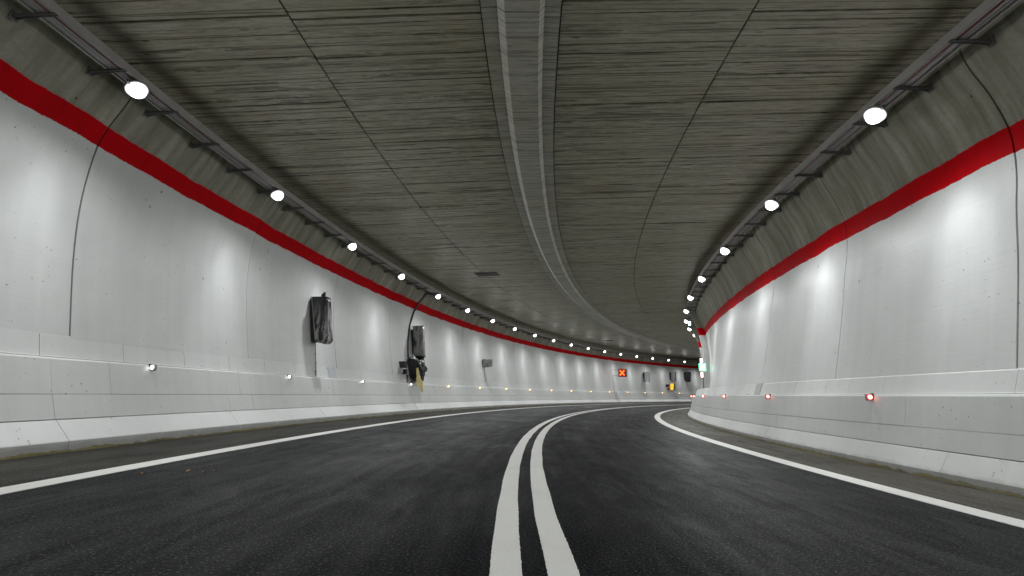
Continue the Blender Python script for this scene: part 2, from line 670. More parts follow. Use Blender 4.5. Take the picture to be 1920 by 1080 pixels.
# ---------------------------------------------------------------- carriageway
EL = -3.983131                                    # centre of the left edge line
tag(sweep('road', [(EL, 0), (-2, 0), (0, 0), (2, 0), (3.6, 0)], S_MIN, S_MAX, M['road'], across=True, step=0.5), kind='structure')
tag(sweep('road_shoulder', [(-6.2, -0.04), (-5.2, -0.024), (EL, -0.0005)], S_MIN, S_MAX, M['shoulder_dark'], across=True, step=0.5),
    'dirty asphalt shoulder between left edge line and kerb', kind='structure')
tag(sweep('road_shoulder', [(3.6, -0.0005), (4.3, -0.03), (5.2, -0.050)], S_MIN, S_MAX, M['shoulder'], across=True, step=0.5),
    'dirty asphalt shoulder between right edge line and kerb', kind='structure')


def road_line(name, u0, u1, label, seed):
    st = [S_MIN + 0.5 * i for i in range(int((1.5 - S_MIN) / 0.5))]
    s = 1.5
    while s < S_MAX - 0.5:
        st.append(s)
        s += 0.02 if s < 7 else (0.06 if s < 14 else 0.4)
    rows, uvs = [], []
    for s in st:
        j = 0.006 if s < 15 else 0.0
        a = u0 + noise.noise(Vector((s * 40, seed, 0))) * j + noise.noise(Vector((s * 1.3, seed, 5))) * 0.008
        b = u1 + noise.noise(Vector((s * 40, seed, 9))) * j + noise.noise(Vector((s * 1.3, seed, 15))) * 0.008
        base = 0.0
        rows.append([W(s, a, -0.002), W(s, a + 0.001, 0.0045), W(s, b - 0.001, 0.0045), W(s, b, -0.002)])
        uvs.append([(s, a), (s, a), (s, b), (s, b)])
    return tag(from_grid(name, rows, M['line'], None, uvs), label, 'road marking', kind='structure')


LW, CG, CW = 0.1194, 0.0598, 0.1509
road_line('edge_line', EL - LW, EL + LW, 'white edge line along the left shoulder', 1)
road_line('edge_line', 3.6 - LW, 3.6 + LW, 'white edge line along the right shoulder', 2)
road_line('centre_line', -CG - CW, -CG, 'left stripe of the double white centre line', 3)
road_line('centre_line', CG, CG + CW, 'right stripe of the double white centre line', 4)

# ---------------------------------------------------------------- tunnel walls
PL = spline([(-6.510, 1.44), (-6.64, 2.03), (-6.75, 2.58), (-6.84, 3.2), (-6.87, 3.8), (-6.828, 4.451), (-6.723, 4.778), (-6.56, 5.1), (-6.46, 5.35), (-6.43, 5.6), (-6.43, 5.80)], 3)
PR = spline([(5.515, 1.235), (5.66, 1.87), (5.80, 2.5), (5.93, 3.2), (6.02, 3.6), (6.067, 3.947), (6.065, 4.31), (5.93, 4.78), (5.78, 5.1), (5.70, 5.35), (5.68, 5.6), (5.68, 5.80)], 3)


def right_profile(s):
    k = smoothstep(17.8, 25.4, s) if s < 25.45 else (1.0 if s < 33 else 1.0 - smoothstep(33, 36, s))
    deep = 0.0 if s < 26 or s > 33.0 else 0.30
    out = []
    for u, v in PR:
        a = 0.48 if v < 1.4 else (0.48 + (0.27 - 0.48) * (v - 1.4) / 1.4 if v < 2.8 else 0.27 + (-0.05 - 0.27) * min(1, (v - 2.8) / 1.2))
        out.append((u + k * a + deep * smoothstep(5.5, 5.0, v) if False else u + k * a + deep * (1 - smoothstep(4.9, 5.4, v)), v))
    return out


wl = thing('tunnel_wall', 'curved white wall with red stripe along the left, outer side of the bend', 'wall', loc=W(0, -6.476, -0.06))
wr = thing('tunnel_wall', 'curved white wall with red stripe along the right, inner side of the bend', 'wall', loc=W(0, 5.489, -0.06))
cei = thing('tunnel_ceiling', 'board-marked grey concrete ceiling of jointed panels with a keel beam', 'ceiling', loc=W(0, 0, 5.8))
kl = thing('kerb_wall', 'white jointed kerb wall with sloping foot along the left shoulder', 'kerb', loc=W(0, -6.24, -0.06))
kr = thing('kerb_wall', 'white jointed kerb wall with sloping foot along the right shoulder', 'kerb', loc=W(0, 5.24, -0.06))
for _r in (wl, wr, cei, kl, kr):
    _r.matrix_world = Matrix.Translation(_r.location)


def under(o, root):
    """parent without moving"""
    o.parent = root
    o.matrix_parent_inverse = root.matrix_world.inverted()
    return o


def joints(start, step, s0, s1):
    js = [S_MIN]
    s = start
    while s < s1:
        if s > s0:
            js.append(s)
        s += step
    js.append(S_MAX)
    return js


def wall_run(root, prof, js, mat, side, proff=None):
    gap = 0.016
    for a, b in zip(js[:-1], js[1:]):
        g = 0.026 if 5 < a < 7 else gap
        proud = random.uniform(-0.004, 0.004)
        pf = (lambda s, q=proud: [(u + q, v) for u, v in proff(s)]) if proff else None
        o = sweep('wall_panel', [(u + proud, v) for u, v in prof], a + g / 2, b - gap / 2, mat, None, step=0.45, smooth=True, depth=(side * 0.022, 0), proff=pf)
        under(o, root)
    under(sweep('lining', [(u + side * 0.022, v) for u, v in prof], S_MIN, S_MAX, M['backing'], None, step=0.8,
                proff=(lambda s: [(u + side * 0.022, v) for u, v in proff(s)]) if proff else None), root)


wall_run(wl, PL, joints(2.55, 3.62, 2.0, 72), M['wall_left'], -1)
wall_run(wr, PR, [S_MIN, 1.6, 5.43, 9.05, 12.7, 16.3, 19.8, 23.0, 25.43, 26.0, 29.0, 32.9, 36.5, 40.2, 43.9, S_MAX], M['wall_right'], 1, right_profile)


# ---------------------------------------------------------------- kerb walls: sloping foot, two courses and a ledge on top
def course(root, name, prof, js, depth, gap, wob=0.003):
    for a, b in zip(js[:-1], js[1:]):
        w = random.uniform(-wob, wob)
        under(sweep(name, [(u + w, v) for u, v in prof], a + gap / 2, b - gap / 2, M['white'], None, step=0.5, depth=depth), root)


def irregular(seq, s_from, step, s_to, jit):
    js = [S_MIN] + list(seq)
    s = js[-1] + step
    while s < s_to:
        js.append(s + random.uniform(-jit, jit))
        s += step
    return js + [S_MAX]


course(kl, 'kerb_foot', [(-5.800, -0.09), (-5.800, 0.092), (-5.806, 0.102), (-6.044, 0.342), (-6.060, 0.346)], irregular([2.2, 5.85, 8.9], 0, 3.05, 70, 0.1), (-0.1, 0), 0.006)
course(kl, 'kerb_block', [(-6.052, 0.355), (-6.169, 0.658)], irregular([2.2, 5.84, 6.62, 8.95, 9.62, 13.2, 16.4], 0, 3.3, 70, 0.3), (-0.1, 0), 0.004, 0.005)
course(kl, 'kerb_block', [(-6.174, 0.674), (-6.318, 1.118), (-6.335, 1.138), (-6.46, 1.150)], irregular([2.2, 5.84, 6.62, 9.3, 12.9], 0, 3.7, 70, 0.2), (-0.02, -0.05), 0.004)
course(kl, 'ledge_block', [(-6.425, 1.154), (-6.432, 1.166), (-6.512, 1.448), (-6.526, 1.462), (-6.66, 1.464)], irregular([2.6, 5.80, 6.95, 8.1, 9.2, 10.3, 11.43, 12.25, 14.5], 0, 1.6, 70, 0.3), (-0.05, -0.02), 0.006, 0.002)
course(kr, 'kerb_foot', [(4.980, -0.09), (4.980, 0.044), (4.986, 0.054), (5.122, 0.274), (5.138, 0.279)], irregular([2.2, 6.1, 8.7, 11.3, 14.2], 0, 3.0, 45, 0.1), (0.1, 0), 0.006)
course(kr, 'kerb_block', [(5.132, 0.288), (5.187, 0.536)], irregular([2.2, 6.87, 10.939, 14.203, 17.2], 0, 3.3, 45, 0.3), (0.1, 0), 0.004, 0.005)
course(kr, 'kerb_block', [(5.191, 0.550), (5.265, 0.942), (5.280, 0.962), (5.42, 0.976)], irregular([2.2, 6.874, 11.6, 14.9], 0, 3.7, 45, 0.2), (0.02, -0.05), 0.004)
course(kr, 'ledge_block', [(5.402, 0.980), (5.412, 0.990), (5.506, 1.240), (5.520, 1.256), (6.05, 1.258)], irregular([2.4, 5.4, 7.6, 9.3, 10.6, 12.4, 14.2], 0, 1.7, 45, 0.3), (0.05, -0.02), 0.006, 0.002)
under(sweep('core', [(-5.95, -0.09), (-6.09, 0.25), (-6.40, 1.10), (-6.62, 1.40)], S_MIN, S_MAX, M['backing'], None, step=0.8), kl)
under(sweep('core', [(5.16, -0.09), (5.20, 0.3), (5.36, 0.93), (5.60, 1.2)], S_MIN, S_MAX, M['backing'], None, step=0.8), kr)


# ---------------------------------------------------------------- ceiling panels with raised board marks, and the keel beam
def cv(u):
    return 5.80 - 0.010 * abs(u + 0.165)


def skew(s):
    """the cross joints are not quite square to the road"""
    return max(-0.03, min(0.03, -0.03 + 0.006 * (s - 9)))


def ceiling_panel(u0, u1, s0, s1, boards):
    g = 0.011
    prof_u = [u0 + g, u0 + g + (u1 - u0 - 2 * g) / 2, u1 - g]
    rows, uvs = [], []

    def row(s, dz):
        rows.append([W(s + skew(s) * u * (0 if s < -5 or s > 80 else 1), u, cv(u) + dz) for u in prof_u])
        uvs.append([(s, u) for u in prof_u])
    a, b = s0 + g, s1 - g
    if not boards:
        for s in stations(a, b, 0.7):
            row(s, 0)
    else:
        row(a, 0.05)
        s = a
        while s < b - 0.02:
            w = random.choice((0.07, 0.09, 0.10, 0.12, 0.15, 0.19))
            e = min(b, s + w)
            if b - e < 0.06:
                e = b
            dz = random.uniform(-0.0045, 0.0045)
            tilt = random.uniform(-0.002, 0.002)
            gr = random.choice((0.006, 0.010, 0.014, 0.022))
            dd = random.uniform(0.02, 0.04)
            row(s + 0.0005, dz - tilt)
            row(e - gr, dz + tilt)
            if e < b:
                row(e - gr * 0.8, dz + dd)
                row(e - gr * 0.2, dz + dd)
            s = e
        row(b, 0.05)
    return under(from_grid('ceiling_panel', rows, M['ceiling'], None, uvs), cei)


cols = [(-6.46, -3.333), (-3.333, -0.700), (0.366, 2.855), (2.855, 5.71)]
for ci, (u0, u1) in enumerate(cols):
    js = [S_MIN, 2.95]
    s, k = 5.05, 0
    while s < 72:
        js.append(s + (0.0 if k % 3 == 2 else random.uniform(-0.16, 0.16)))
        s += 2.05
        k += 1
    js.append(S_MAX)
    for a, b in zip(js[:-1], js[1:]):
        ceiling_panel(u0, u1, a, b, a > 2 and b < 80)
s = 2.95
bj = [S_MIN]
while s < 72:
    bj.append(s)
    s += 2.05 if s > 9 else 1.03
bj.append(S_MAX)
for a, b in zip(bj[:-1], bj[1:]):
    w = random.uniform(-0.004, 0.004)
    under(sweep('beam_segment', [(-0.694, 5.86), (-0.692, 5.772), (-0.492, 5.782), (-0.486, 5.788), (-0.378, 5.70 + w), (0.078, 5.70 + w), (0.128, 5.765), (0.146, 5.788), (0.152, 5.785), (0.358, 5.776), (0.360, 5.86)],
                a + 0.006, b - 0.006, M['beam'], None, step=0.5, across=True, depth=(0, 0.05)), cei)
under(sweep('roof_slab', [(-6.6, 5.86), (-0.165, 5.90), (5.9, 5.86)], S_MIN, S_MAX, M['backing'], None, step=0.8, across=True), cei)

# ---------------------------------------------------------------- cable trays
def cable_tray(side, ui, uo, uw, s_first, step, label):
    t = thing('cable_tray', label, 'cable tray', loc=W(0, ui, 5.27))
    t.matrix_world = Matrix.Translation(t.location)
    d = 1 if uo > ui else -1
    under(sweep('side_rail', [(ui + d * 0.035, 5.282), (ui, 5.278), (ui, 5.402), (ui + d * 0.03, 5.406)], S_MIN, S_MAX, M['steel'], None, step=0.4), t)
    under(sweep('side_rail', [(uo - d * 0.03, 5.282), (uo, 5.278), (uo, 5.350), (uo - d * 0.02, 5.352)], S_MIN, S_MAX, M['steel'], None, step=0.4), t)
    under(sweep('tray_floor', [(ui + d * 0.004, 5.338), (uo - d * 0.004, 5.338)], S_MIN, S_MAX, M['dark_steel'], None, step=0.4), t)
    n = 9
    for i in range(n):
        uu = ui + d * 0.045 + (uo - ui - d * 0.075) * i / (n - 1)
        ph = random.uniform(0, 9)
        pts = [W(s, uu + 0.004 * math.sin(s * 0.9 + ph), 5.305 + 0.004 * math.sin(s * 1.7 + ph)) for s in stations(S_MIN, S_MAX, 0.6)]
        under(tube('cable', pts, random.choice((0.009, 0.011, 0.012)), M['red_cable'] if i == 2 else M['cable'], None, 5), t)
    # one bracket, then copies
    L = abs(uw - ui)
    me = bpy.data.meshes.new('bracket')
    bm = bmesh.new()

    def solid(poly, y0, y1):
        a = [bm.verts.new((x, y0, z)) for x, z in poly]
        b = [bm.verts.new((x, y1, z)) for x, z in poly]
        k = len(poly)
        bm.faces.new(a)
        bm.faces.new(b[::-1])
        for i in range(k):
            bm.faces.new((a[i], b[i], b[(i + 1) % k], a[(i + 1) % k]))
    # arm: a channel with two flanges and holes suggested by a recessed web; gusset at the wall
    solid([(-0.01 * d, 0.0), (d * L, -0.02), (d * L, 0.004), (-0.01 * d, 0.004)], -0.022, 0.022)
    for y in (-0.022, 0.018):
        solid([(-0.01 * d, -0.012), (d * (L - 0.12), -0.040), (d * (L - 0.05), -0.062), (d * L, -0.058), (d * L, 0.002), (-0.01 * d, 0.002)], y, y + 0.004)
    solid([(d * (L - 0.012), -0.075), (d * L, -0.075), (d * L, 0.045), (d * (L - 0.012), 0.045)], -0.04, 0.04)
    bmesh.ops.recalc_face_normals(bm, faces=bm.faces)
    bm.to_mesh(me)
    bm.free()
    s = s_first
    while s < (70 if side < 0 else 40):
        o = finish('bracket', me, M['dark_steel'])
        o.matrix_world = frame_at(s, ui, 5.272)
        under(o, t)
        s += step
    return t


cable_tray(-1, -5.93, -6.215, -6.465, 4.62 - 0.92, 0.92, 'grey cable tray on wall brackets along the left edge of the ceiling')
cable_tray(1, 5.215, 5.46, 5.71, 5.03 - 0.983 * 2, 0.983, 'grey cable tray on wall brackets along the right edge of the ceiling')


# ---------------------------------------------------------------- tunnel lamps
def lamp_matrix(s, u, v, side):
    """local -z is the beam: down and inwards over the carriageway"""
    x, y, th = axis(s)
    X = Vector((math.cos(th), -math.sin(th), 0)) * (-side)        # inwards
    Y = Vector((math.sin(th), math.cos(th), 0))
    a = math.radians(31)
    beam = X * math.sin(a) - Vector((0, 0, 1)) * math.cos(a) - Y * 0.10
    beam.normalize()
    z = -beam
    xx = X - z * X.dot(z)
    xx.normalize()
    yy = z.cross(xx)
    mm = Matrix((xx, yy, z)).transposed().to_4x4()
    mm.translation = W(s, u, v)
    return mm


lamp_light = bpy.data.lights.new('lamp_light', 'SPOT')
lamp_light.energy = LAMP_W
lamp_light.color = (0.97, 0.99, 1.0)
lamp_light.spot_size = math.radians(173)
lamp_light.spot_blend = 0.7
lamp_light.shadow_soft_size = 0.10


# second spot added in each lamp to streak light down the wall behind it
wash_light = bpy.data.lights.new('added_wall_spot', 'SPOT')
wash_light.energy = 150.0
wash_light.color = (0.97, 0.99, 1.0)
wash_light.spot_size = math.radians(84)
wash_light.spot_blend = 1.0
wash_light.shadow_soft_size = 0.06


def make_lamp():
    t = thing('tunnel_lamp', 'x', 'lamp')
    lathe('housing', [(0.0, 0.085), (0.07, 0.085), (0.085, 0.07), (0.09, 0.04), (0.130, 0.03), (0.150, 0.012), (0.150, -0.022), (0.136, -0.024), (0.130, -0.008), (0.0, -0.006)], 20, M['housing'], t)
    lathe('lens', [(0.105, -0.008), (0.112, -0.04), (0.106, -0.085), (0.082, -0.120), (0.045, -0.140), (0.0, -0.146)], 20, M['lens'], t)
    boxm('mounting_bar', (-0.02, -0.028, 0.06), (0.02, 0.028, 0.15), M['dark_steel'], t)
    for y in (-0.15, 0.15):
        boxm('clip', (-0.012, y - 0.025, -0.03), (0.012, y + 0.025, 0.02), M['dark_steel'], t)
    l = bpy.data.objects.new('lamp_light', lamp_light)
    C.objects.link(l)
    l.parent = t
    l.location = (0, 0, -0.19)
    w = bpy.data.objects.new('added_wall_spot', wash_light)
    C.objects.link(w)
    w.parent = t
    w.location = (0, 0, -0.17)
    w.rotation_euler = (0, math.radians(31 + 2), 0)
    w.scale = (1.0, 0.42, 1.0)
    return t


lamp0 = make_lamp()
used = False


def place_lamp(s, u, v, side, label, group):
    global used
    o = lamp0 if not used else copy_tree(lamp0)
    used = True
    o.matrix_world = lamp_matrix(s, u, v, side)
    tag(o, label, 'lamp', group)


for k in range(-3, 21):
    s = 5.8164 + 3.43198 * k
    if 0 <= k <= 18:
        lab = 'bright round lamp under the left cable tray, ' + (ORD[k] + ' from the front' if k < 18 else 'last before the bend hides the row')
    elif k < 0:
        lab = 'round lamp under the left cable tray, ' + ORD[-k - 1] + ' one nearer than the picture shows'
    else:
        lab = 'round lamp under the left cable tray, ' + ORD[k - 19] + ' one hidden beyond the bend'
    place_lamp(s, -6.007, 5.185, -1, lab, 'lamps along the left cable tray')
for k in range(-3, 15):
    s = 6.43237 + 3.64226 * k
    if 0 <= k <= 7:
        lab = 'bright round lamp under the right cable tray, ' + ORD[k] + ' from the front'
    elif k < 0:
        lab = 'round lamp under the right cable tray, ' + ORD[-k - 1] + ' one nearer than the picture shows'
    else:
        lab = 'round lamp under the right cable tray, ' + ORD[k - 8] + ' one hidden beyond the bend'
    place_lamp(s, 5.19, 5.10, 1, lab, 'lamps along the right cable tray')


# ---------------------------------------------------------------- marker lights on the kerb walls
def make_marker(kind):
    lens, rim = {'pink': ('lens_pink', 'pale'), 'amber': ('lens_amber', 'rim_amber'), 'red': ('lens_red', 'rim_red')}[kind]
    t = thing('marker_light', 'x', 'marker light')
    # local x points away from the wall, y along the road
    boxm('base_plate', (0.0, -0.035, -0.075), (0.012, 0.035, 0.06), M['black'], t)
    boxm('housing', (0.012, -0.02, -0.05), (0.098, 0.03, 0.050), M['grey'], t, 0.006)
    l = lathe('lens', [(0.033, 0.0), (0.031, 0.010), (0.02, 0.018), (0.0, 0.02)], 14, M[lens], t)
    l.matrix_local = Matrix.Translation((0.06, -0.028, 0.004)) @ Matrix.Rotation(math.radians(90), 4, 'X')
    r = lathe('rim', [(0.050, -0.004), (0.050, 0.006), (0.033, 0.008), (0.033, -0.004)], 14, M[rim], t)
    r.matrix_local = Matrix.Translation((0.06, -0.024, 0.004)) @ Matrix.Rotation(math.radians(90), 4, 'X')
    return t


protos = {}


def place_marker(kind, s, u, v, side, label, group):
    if kind not in protos:
        o = protos[kind] = make_marker(kind)
    else:
        o = copy_tree(protos[kind])
    mm = frame_at(s, u, v)
    if side > 0:
        mm = mm @ Matrix.Scale(-1, 4, Vector((1, 0, 0)))
    o.matrix_world = mm
    tag(o, label, 'marker light', group)


for k, s in enumerate((7.309, 10.97, 14.574, 18.151, 21.818, 25.635, 29.397, 33.178, 36.971, 40.748, 44.559, 48.407, 52.187, 55.92, 59.572, 63.151, 66.648)):
    kind = 'pink' if k < 4 else 'amber'
    lab = ('white' if k < 4 else 'amber') + ' marker light on the left kerb wall, ' + ORD[k] + ' from the front'
    place_marker(kind, s, -6.322, 1.095, -1, lab, 'marker lights on the left kerb wall')
for k in range(6):
    s = 7.60 + 3.87 * k
    place_marker('red', s, 5.265, 0.925, 1, 'red marker light on the right kerb wall, ' + ORD[k] + ' from the front', 'red marker lights on the right kerb wall')


# ---------------------------------------------------------------- covered sign boxes and fittings on the left wall
def conduit(pts, label, r=0.011):
    t = thing('conduit', label, 'conduit', loc=W(*pts[-1]))
    t.matrix_world = Matrix.Translation(t.location)
    P = []
    for a, b in zip(pts[:-1], pts[1:]):
        for k in range(4):
            f = k / 4
            P.append(W(*[a[i] * (1 - f) + b[i] * f for i in range(3)]))
    P.append(W(*pts[-1]))
    under(tube('pipe', P, r, M['conduit'], None, 8), t)
    for k in range(1, len(P) - 1, 3):
        q = P[k]
        c = boxm('pipe_clip', (-r * 1.6, -r * 1.6, -0.01), (r * 1.6, r * 1.6, 0.01), M['dark_steel'])
        c.matrix_world = Matrix.Translation(q)
        under(c, t)
    return t


def root_at(name, s, u, v, label, cat, group=None):
    t = thing(name, label, cat, group, loc=W(s, u, v))
    t.matrix_world = Matrix.Translation(t.location)
    return t


# first box
t = root_at('sign_box', 12.2, -6.6, 2.15, 'projecting sign box wrapped in torn shiny black film, nearest one on the left wall', 'sign', 'covered sign boxes on the left wall')
under(crumple(bevel_obj(prism('wrapped_box', [(-6.79, 3.46), (-6.322, 3.46), (-6.109, 2.155), (-6.508, 2.19)], 12.2, 12.42, M['film_a']), 0.006), 9, 0.004, 7.0, 3.0), t)
under(crumple(prism('torn_film', [(-6.52, 3.50), (-6.40, 3.60), (-6.37, 3.47), (-6.50, 3.46)], 12.19, 12.24, M['black']), 3, 0.02, 9.0, 5.0), t)
under(crumple(prism('torn_film', [(-6.50, 2.20), (-6.12, 2.18), (-6.14, 2.11), (-6.24, 2.08), (-6.40, 2.11)], 12.18, 12.40, M['film_a']), 4, 0.02, 8.0, 9.0), t)
under(prism('wall_mount', [(-6.90, 3.42), (-6.77, 3.42), (-6.48, 2.15), (-6.66, 2.12)], 12.23, 12.40, M['black']), t)  # black plate: the mount, plus the shadow between box and wall drawn in
under(prism('frame_edge', [(-6.805, 3.465), (-6.785, 3.465), (-6.50, 2.18), (-6.52, 2.18)], 12.175, 12.21, M['grey']), t)
conduit([(12.3, -6.585, 2.14), (12.3, -6.53, 1.8), (12.3, -6.47, 1.45), (12.3, -6.43, 1.17)], 'thin dark conduit running down below the nearest wrapped sign box')

# second box, with the wrapped emergency station under it
t = root_at('sign_box', 18.8, -6.5, 2.3, 'tall grey dusty wrapped sign box above the black bundle on the left wall', 'sign', 'covered sign boxes on the left wall')
under(crumple(bevel_obj(prism('wrapped_box', [(-6.775, 3.66), (-6.294, 3.68), (-6.138, 2.30), (-6.62, 2.34)], 18.8, 19.0, M['film_b']), 0.01), 8, 0.007, 6.0, 13.0), t)
under(crumple(prism('torn_film', [(-6.60, 2.36), (-6.16, 2.33), (-6.2, 2.2), (-6.35, 2.16), (-6.5, 2.25)], 18.79, 18.95, M['film_c']), 4, 0.03, 8.0, 19.0), t)
under(prism('wall_mount', [(-6.86, 3.5), (-6.76, 3.5), (-6.6, 2.4), (-6.70, 2.4)], 18.84, 18.96, M['black']), t)
t = root_at('emergency_station', 18.6, -6.4, 1.2, 'emergency station bundled in loose shiny black film on the left wall', 'emergency station')
b = prism('wrapped_cabinet', [(-6.72, 2.12), (-6.40, 2.17), (-6.12, 2.02), (-6.0, 1.78), (-6.10, 1.50), (-6.16, 1.26), (-6.34, 1.22), (-6.52, 1.50), (-6.66, 1.75)], 18.35, 18.95, M['film_c'])
under(crumple(b, 6, 0.06, 7.5, 23.0, False), t)
for i, (a, c) in enumerate((((18.3, -6.55, 2.15), (18.3, -6.28, 2.33)), ((18.35, -6.1, 2.0), (18.4, -5.93, 2.2)), ((18.35, -5.98, 1.75), (18.3, -5.85, 1.5)), ((18.3, -6.65, 2.05), (18.25, -6.5, 2.28)))):
    mid = tuple((a[k] + c[k]) / 2 + (0.06 if k == 1 else 0.05) for k in range(3))
    under(tube('loose_strap', [W(*a), W(*mid), W(*c), W(c[0], c[1] + 0.05, c[2] - 0.15)], 0.014, M['black'], None, 5), t)
under(boxm('control_box', (-0.14, -0.12, -0.13), (0.14, 0.12, 0.13), M['black'], None, 0.01), t).matrix_world = frame_at(17.75, -6.50, 1.88)
under(boxm('control_box', (-0.08, -0.08, -0.09), (0.08, 0.08, 0.09), M['grey'], None, 0.01), t).matrix_world = frame_at(17.55, -6.48, 1.62)
under(boxm('control_box', (-0.10, -0.08, -0.10), (0.10, 0.08, 0.10), M['black'], None, 0.01), t).matrix_world = frame_at(17.85, -6.46, 1.60)
under(prism('stand', [(-6.52, 1.5), (-6.43, 1.5), (-6.43, 1.15), (-6.52, 1.15)], 18.1, 18.16, M['dark_steel']), t)
t = root_at('plastic_sheet', 18.5, -5.95, 0.8, 'yellow plastic sheet hanging down from the black bundle over the kerb', 'plastic sheet')
b = prism('sheet', [(-6.16, 1.76), (-6.08, 1.78), (-5.98, 1.45), (-5.86, 1.25), (-5.82, 0.95), (-5.79, 0.80), (-5.86, 0.79), (-5.95, 1.00), (-6.08, 1.03), (-6.12, 1.35)], 18.28, 18.31, M['yellow'])
under(crumple(b, 6, 0.03, 9.0, 33.0, False), t)
b = conduit([(19.25, -6.43, 5.25), (19.1, -6.70, 4.75), (18.9, -6.81, 4.3), (18.7, -6.85, 3.7), (18.55, -6.80, 3.0), (18.45, -6.70, 2.5), (18.4, -6.62, 2.1)], 'dark curved cable duct coming down the left wall to the black bundle', 0.035)

# third box: small panel
t = root_at('sign_box', 26.7, -6.4, 2.3, 'small square dark grey sign box on the left wall, third along', 'sign', 'covered sign boxes on the left wall')
under(crumple(bevel_obj(prism('wrapped_box', [(-6.70, 2.85), (-6.095, 2.85), (-6.112, 2.38), (-6.67, 2.32)], 26.7, 26.85, M['film_b']), 0.012), 6, 0.02, 5.0, 41.0), t)
under(prism('wall_mount', [(-6.80, 2.8), (-6.68, 2.8), (-6.66, 2.35), (-6.74, 2.35)], 26.74, 26.82, M['black']), t)
conduit([(26.75, -6.58, 2.36), (26.75, -6.52, 1.8), (26.75, -6.47, 1.46)], 'thin dark conduit below the small square sign box')


# red cross lane signal
def lane_signal(s, u0, u1, v0, v1, label, field, cross_mat, arrow=False, side=-1):
    t = root_at('lane_signal', s, (u0 + u1) / 2, v0, label, 'lane signal')
    under(bevel_obj(prism('housing', [(u0, v0), (u1, v0), (u1, v1), (u0, v1)], s, s + 0.16, M['black']), 0.015), t)
    e = 0.05
    under(prism('led_field', [(u0 + e, v0 + e), (u1 - e, v0 + e), (u1 - e, v1 - e), (u0 + e, v1 - e)], s - 0.006, s - 0.002, field), t)
    cu, cw = (u0 + u1) / 2, (v0 + v1) / 2
    h = (u1 - u0) * 0.33
    w = h * 0.26
    for a in ((-1, 1) if not arrow else (0,)):
        if not arrow:
            poly = [(cu - h - w * a * 0 + w, cw - a * (h + 0)), (cu - h, cw - a * (h - w)), (cu + h - w, cw + a * h), (cu + h, cw + a * (h - w))]
            poly = [(cu - h, cw - a * h + a * w), (cu - h + w, cw - a * h), (cu + h, cw + a * h - a * w), (cu + h - w, cw + a * h)]
        else:
            poly = [(cu - w, cw + h), (cu + w, cw + h), (cu + w, cw - h * 0.1), (cu + h, cw - h * 0.1), (cu, cw - h), (cu - h, cw - h * 0.1), (cu - w, cw - h * 0.1)]
        under(prism('led_bar', poly, s - (0.016 if a < 0 else 0.020), s - 0.008, cross_mat), t)
    uw = -6.8 if side < 0 else 5.6
    ui = u0 if side < 0 else u1
    for vv in (v0 + 0.12, v1 - 0.12):
        under(prism('support_arm', [(min(uw, ui), vv - 0.02), (max(uw, ui), vv - 0.02), (max(uw, ui), vv + 0.02), (min(uw, ui), vv + 0.02)], s + 0.06, s + 0.10, M['dark_steel']), t)
    return t


lane_signal(50.0, -6.11, -5.19, 2.70, 3.56, 'square lane signal showing a glowing red and yellow cross', M['cross_bg'], M['cross'])
lane_signal(28.0, 5.22, 5.44, 4.74, 5.06, 'small green lane signal high beside the right frame', M['green_core'], M['green'], True, 1)

for s, poly, mat, lab in ((56.4, [(-6.60, 3.54), (-5.98, 3.54), (-6.03, 2.36), (-6.60, 2.36)], 'white_sign', 'tall white sign box on the far left wall, right of the red cross'),
                          (62.0, [(-6.56, 3.80), (-5.96, 3.83), (-6.03, 2.56), (-6.60, 2.56)], 'film_b', 'tall dark sign box above the lit yellow panel on the far left wall'),
                          (65.0, [(-6.60, 3.90), (-5.84, 3.88), (-6.00, 2.58), (-6.60, 2.58)], 'film_c', 'wide dark sign box on the far left wall, farthest of all')):
    t = root_at('sign_box', s, -6.4, 2.4, lab, 'sign', 'sign boxes on the far left wall')
    under(bevel_obj(prism('box', poly, s, s + 0.22, M[mat]), 0.02), t)
    under(prism('wall_mount', [(-6.86, poly[0][1] - 0.1), (-6.60, poly[0][1] - 0.1), (-6.60, 2.7), (-6.80, 2.7)], s + 0.05, s + 0.18, M['black']), t)
    if mat == 'white_sign':
        under(prism('side_panel', [(-6.70, 3.5), (-6.62, 3.5), (-6.62, 2.4), (-6.70, 2.4)], s - 0.02, s + 0.2, M['black']), t)
conduit([(56.5, -6.62, 2.38), (56.5, -6.52, 1.9), (56.5, -6.47, 1.46)], 'thin dark conduit below the far white sign box')
t = root_at('emergency_station', 61.6, -6.3, 1.43, 'lit yellow emergency panel on the far left wall', 'emergency station')
under(bevel_obj(prism('cabinet', [(-6.50, 2.31), (-5.94, 2.31), (-6.05, 1.43), (-6.55, 1.43)], 61.6, 61.9, M['grey']), 0.02), t)
under(prism('lit_panel', [(-6.44, 2.27), (-5.99, 2.27), (-6.09, 1.50), (-6.49, 1.50)], 61.585, 61.594, M['sos']), t)
under(boxm('control_box', (-0.2, -0.1, -0.18), (0.2, 0.1, 0.18), M['black'], None, 0.01), t).matrix_world = frame_at(60.9, -6.42, 2.0)
under(boxm('control_box', (-0.11, -0.1, -0.14), (0.11, 0.1, 0.14), M['black'], None, 0.01), t).matrix_world = frame_at(61.2, -6.48, 1.60)

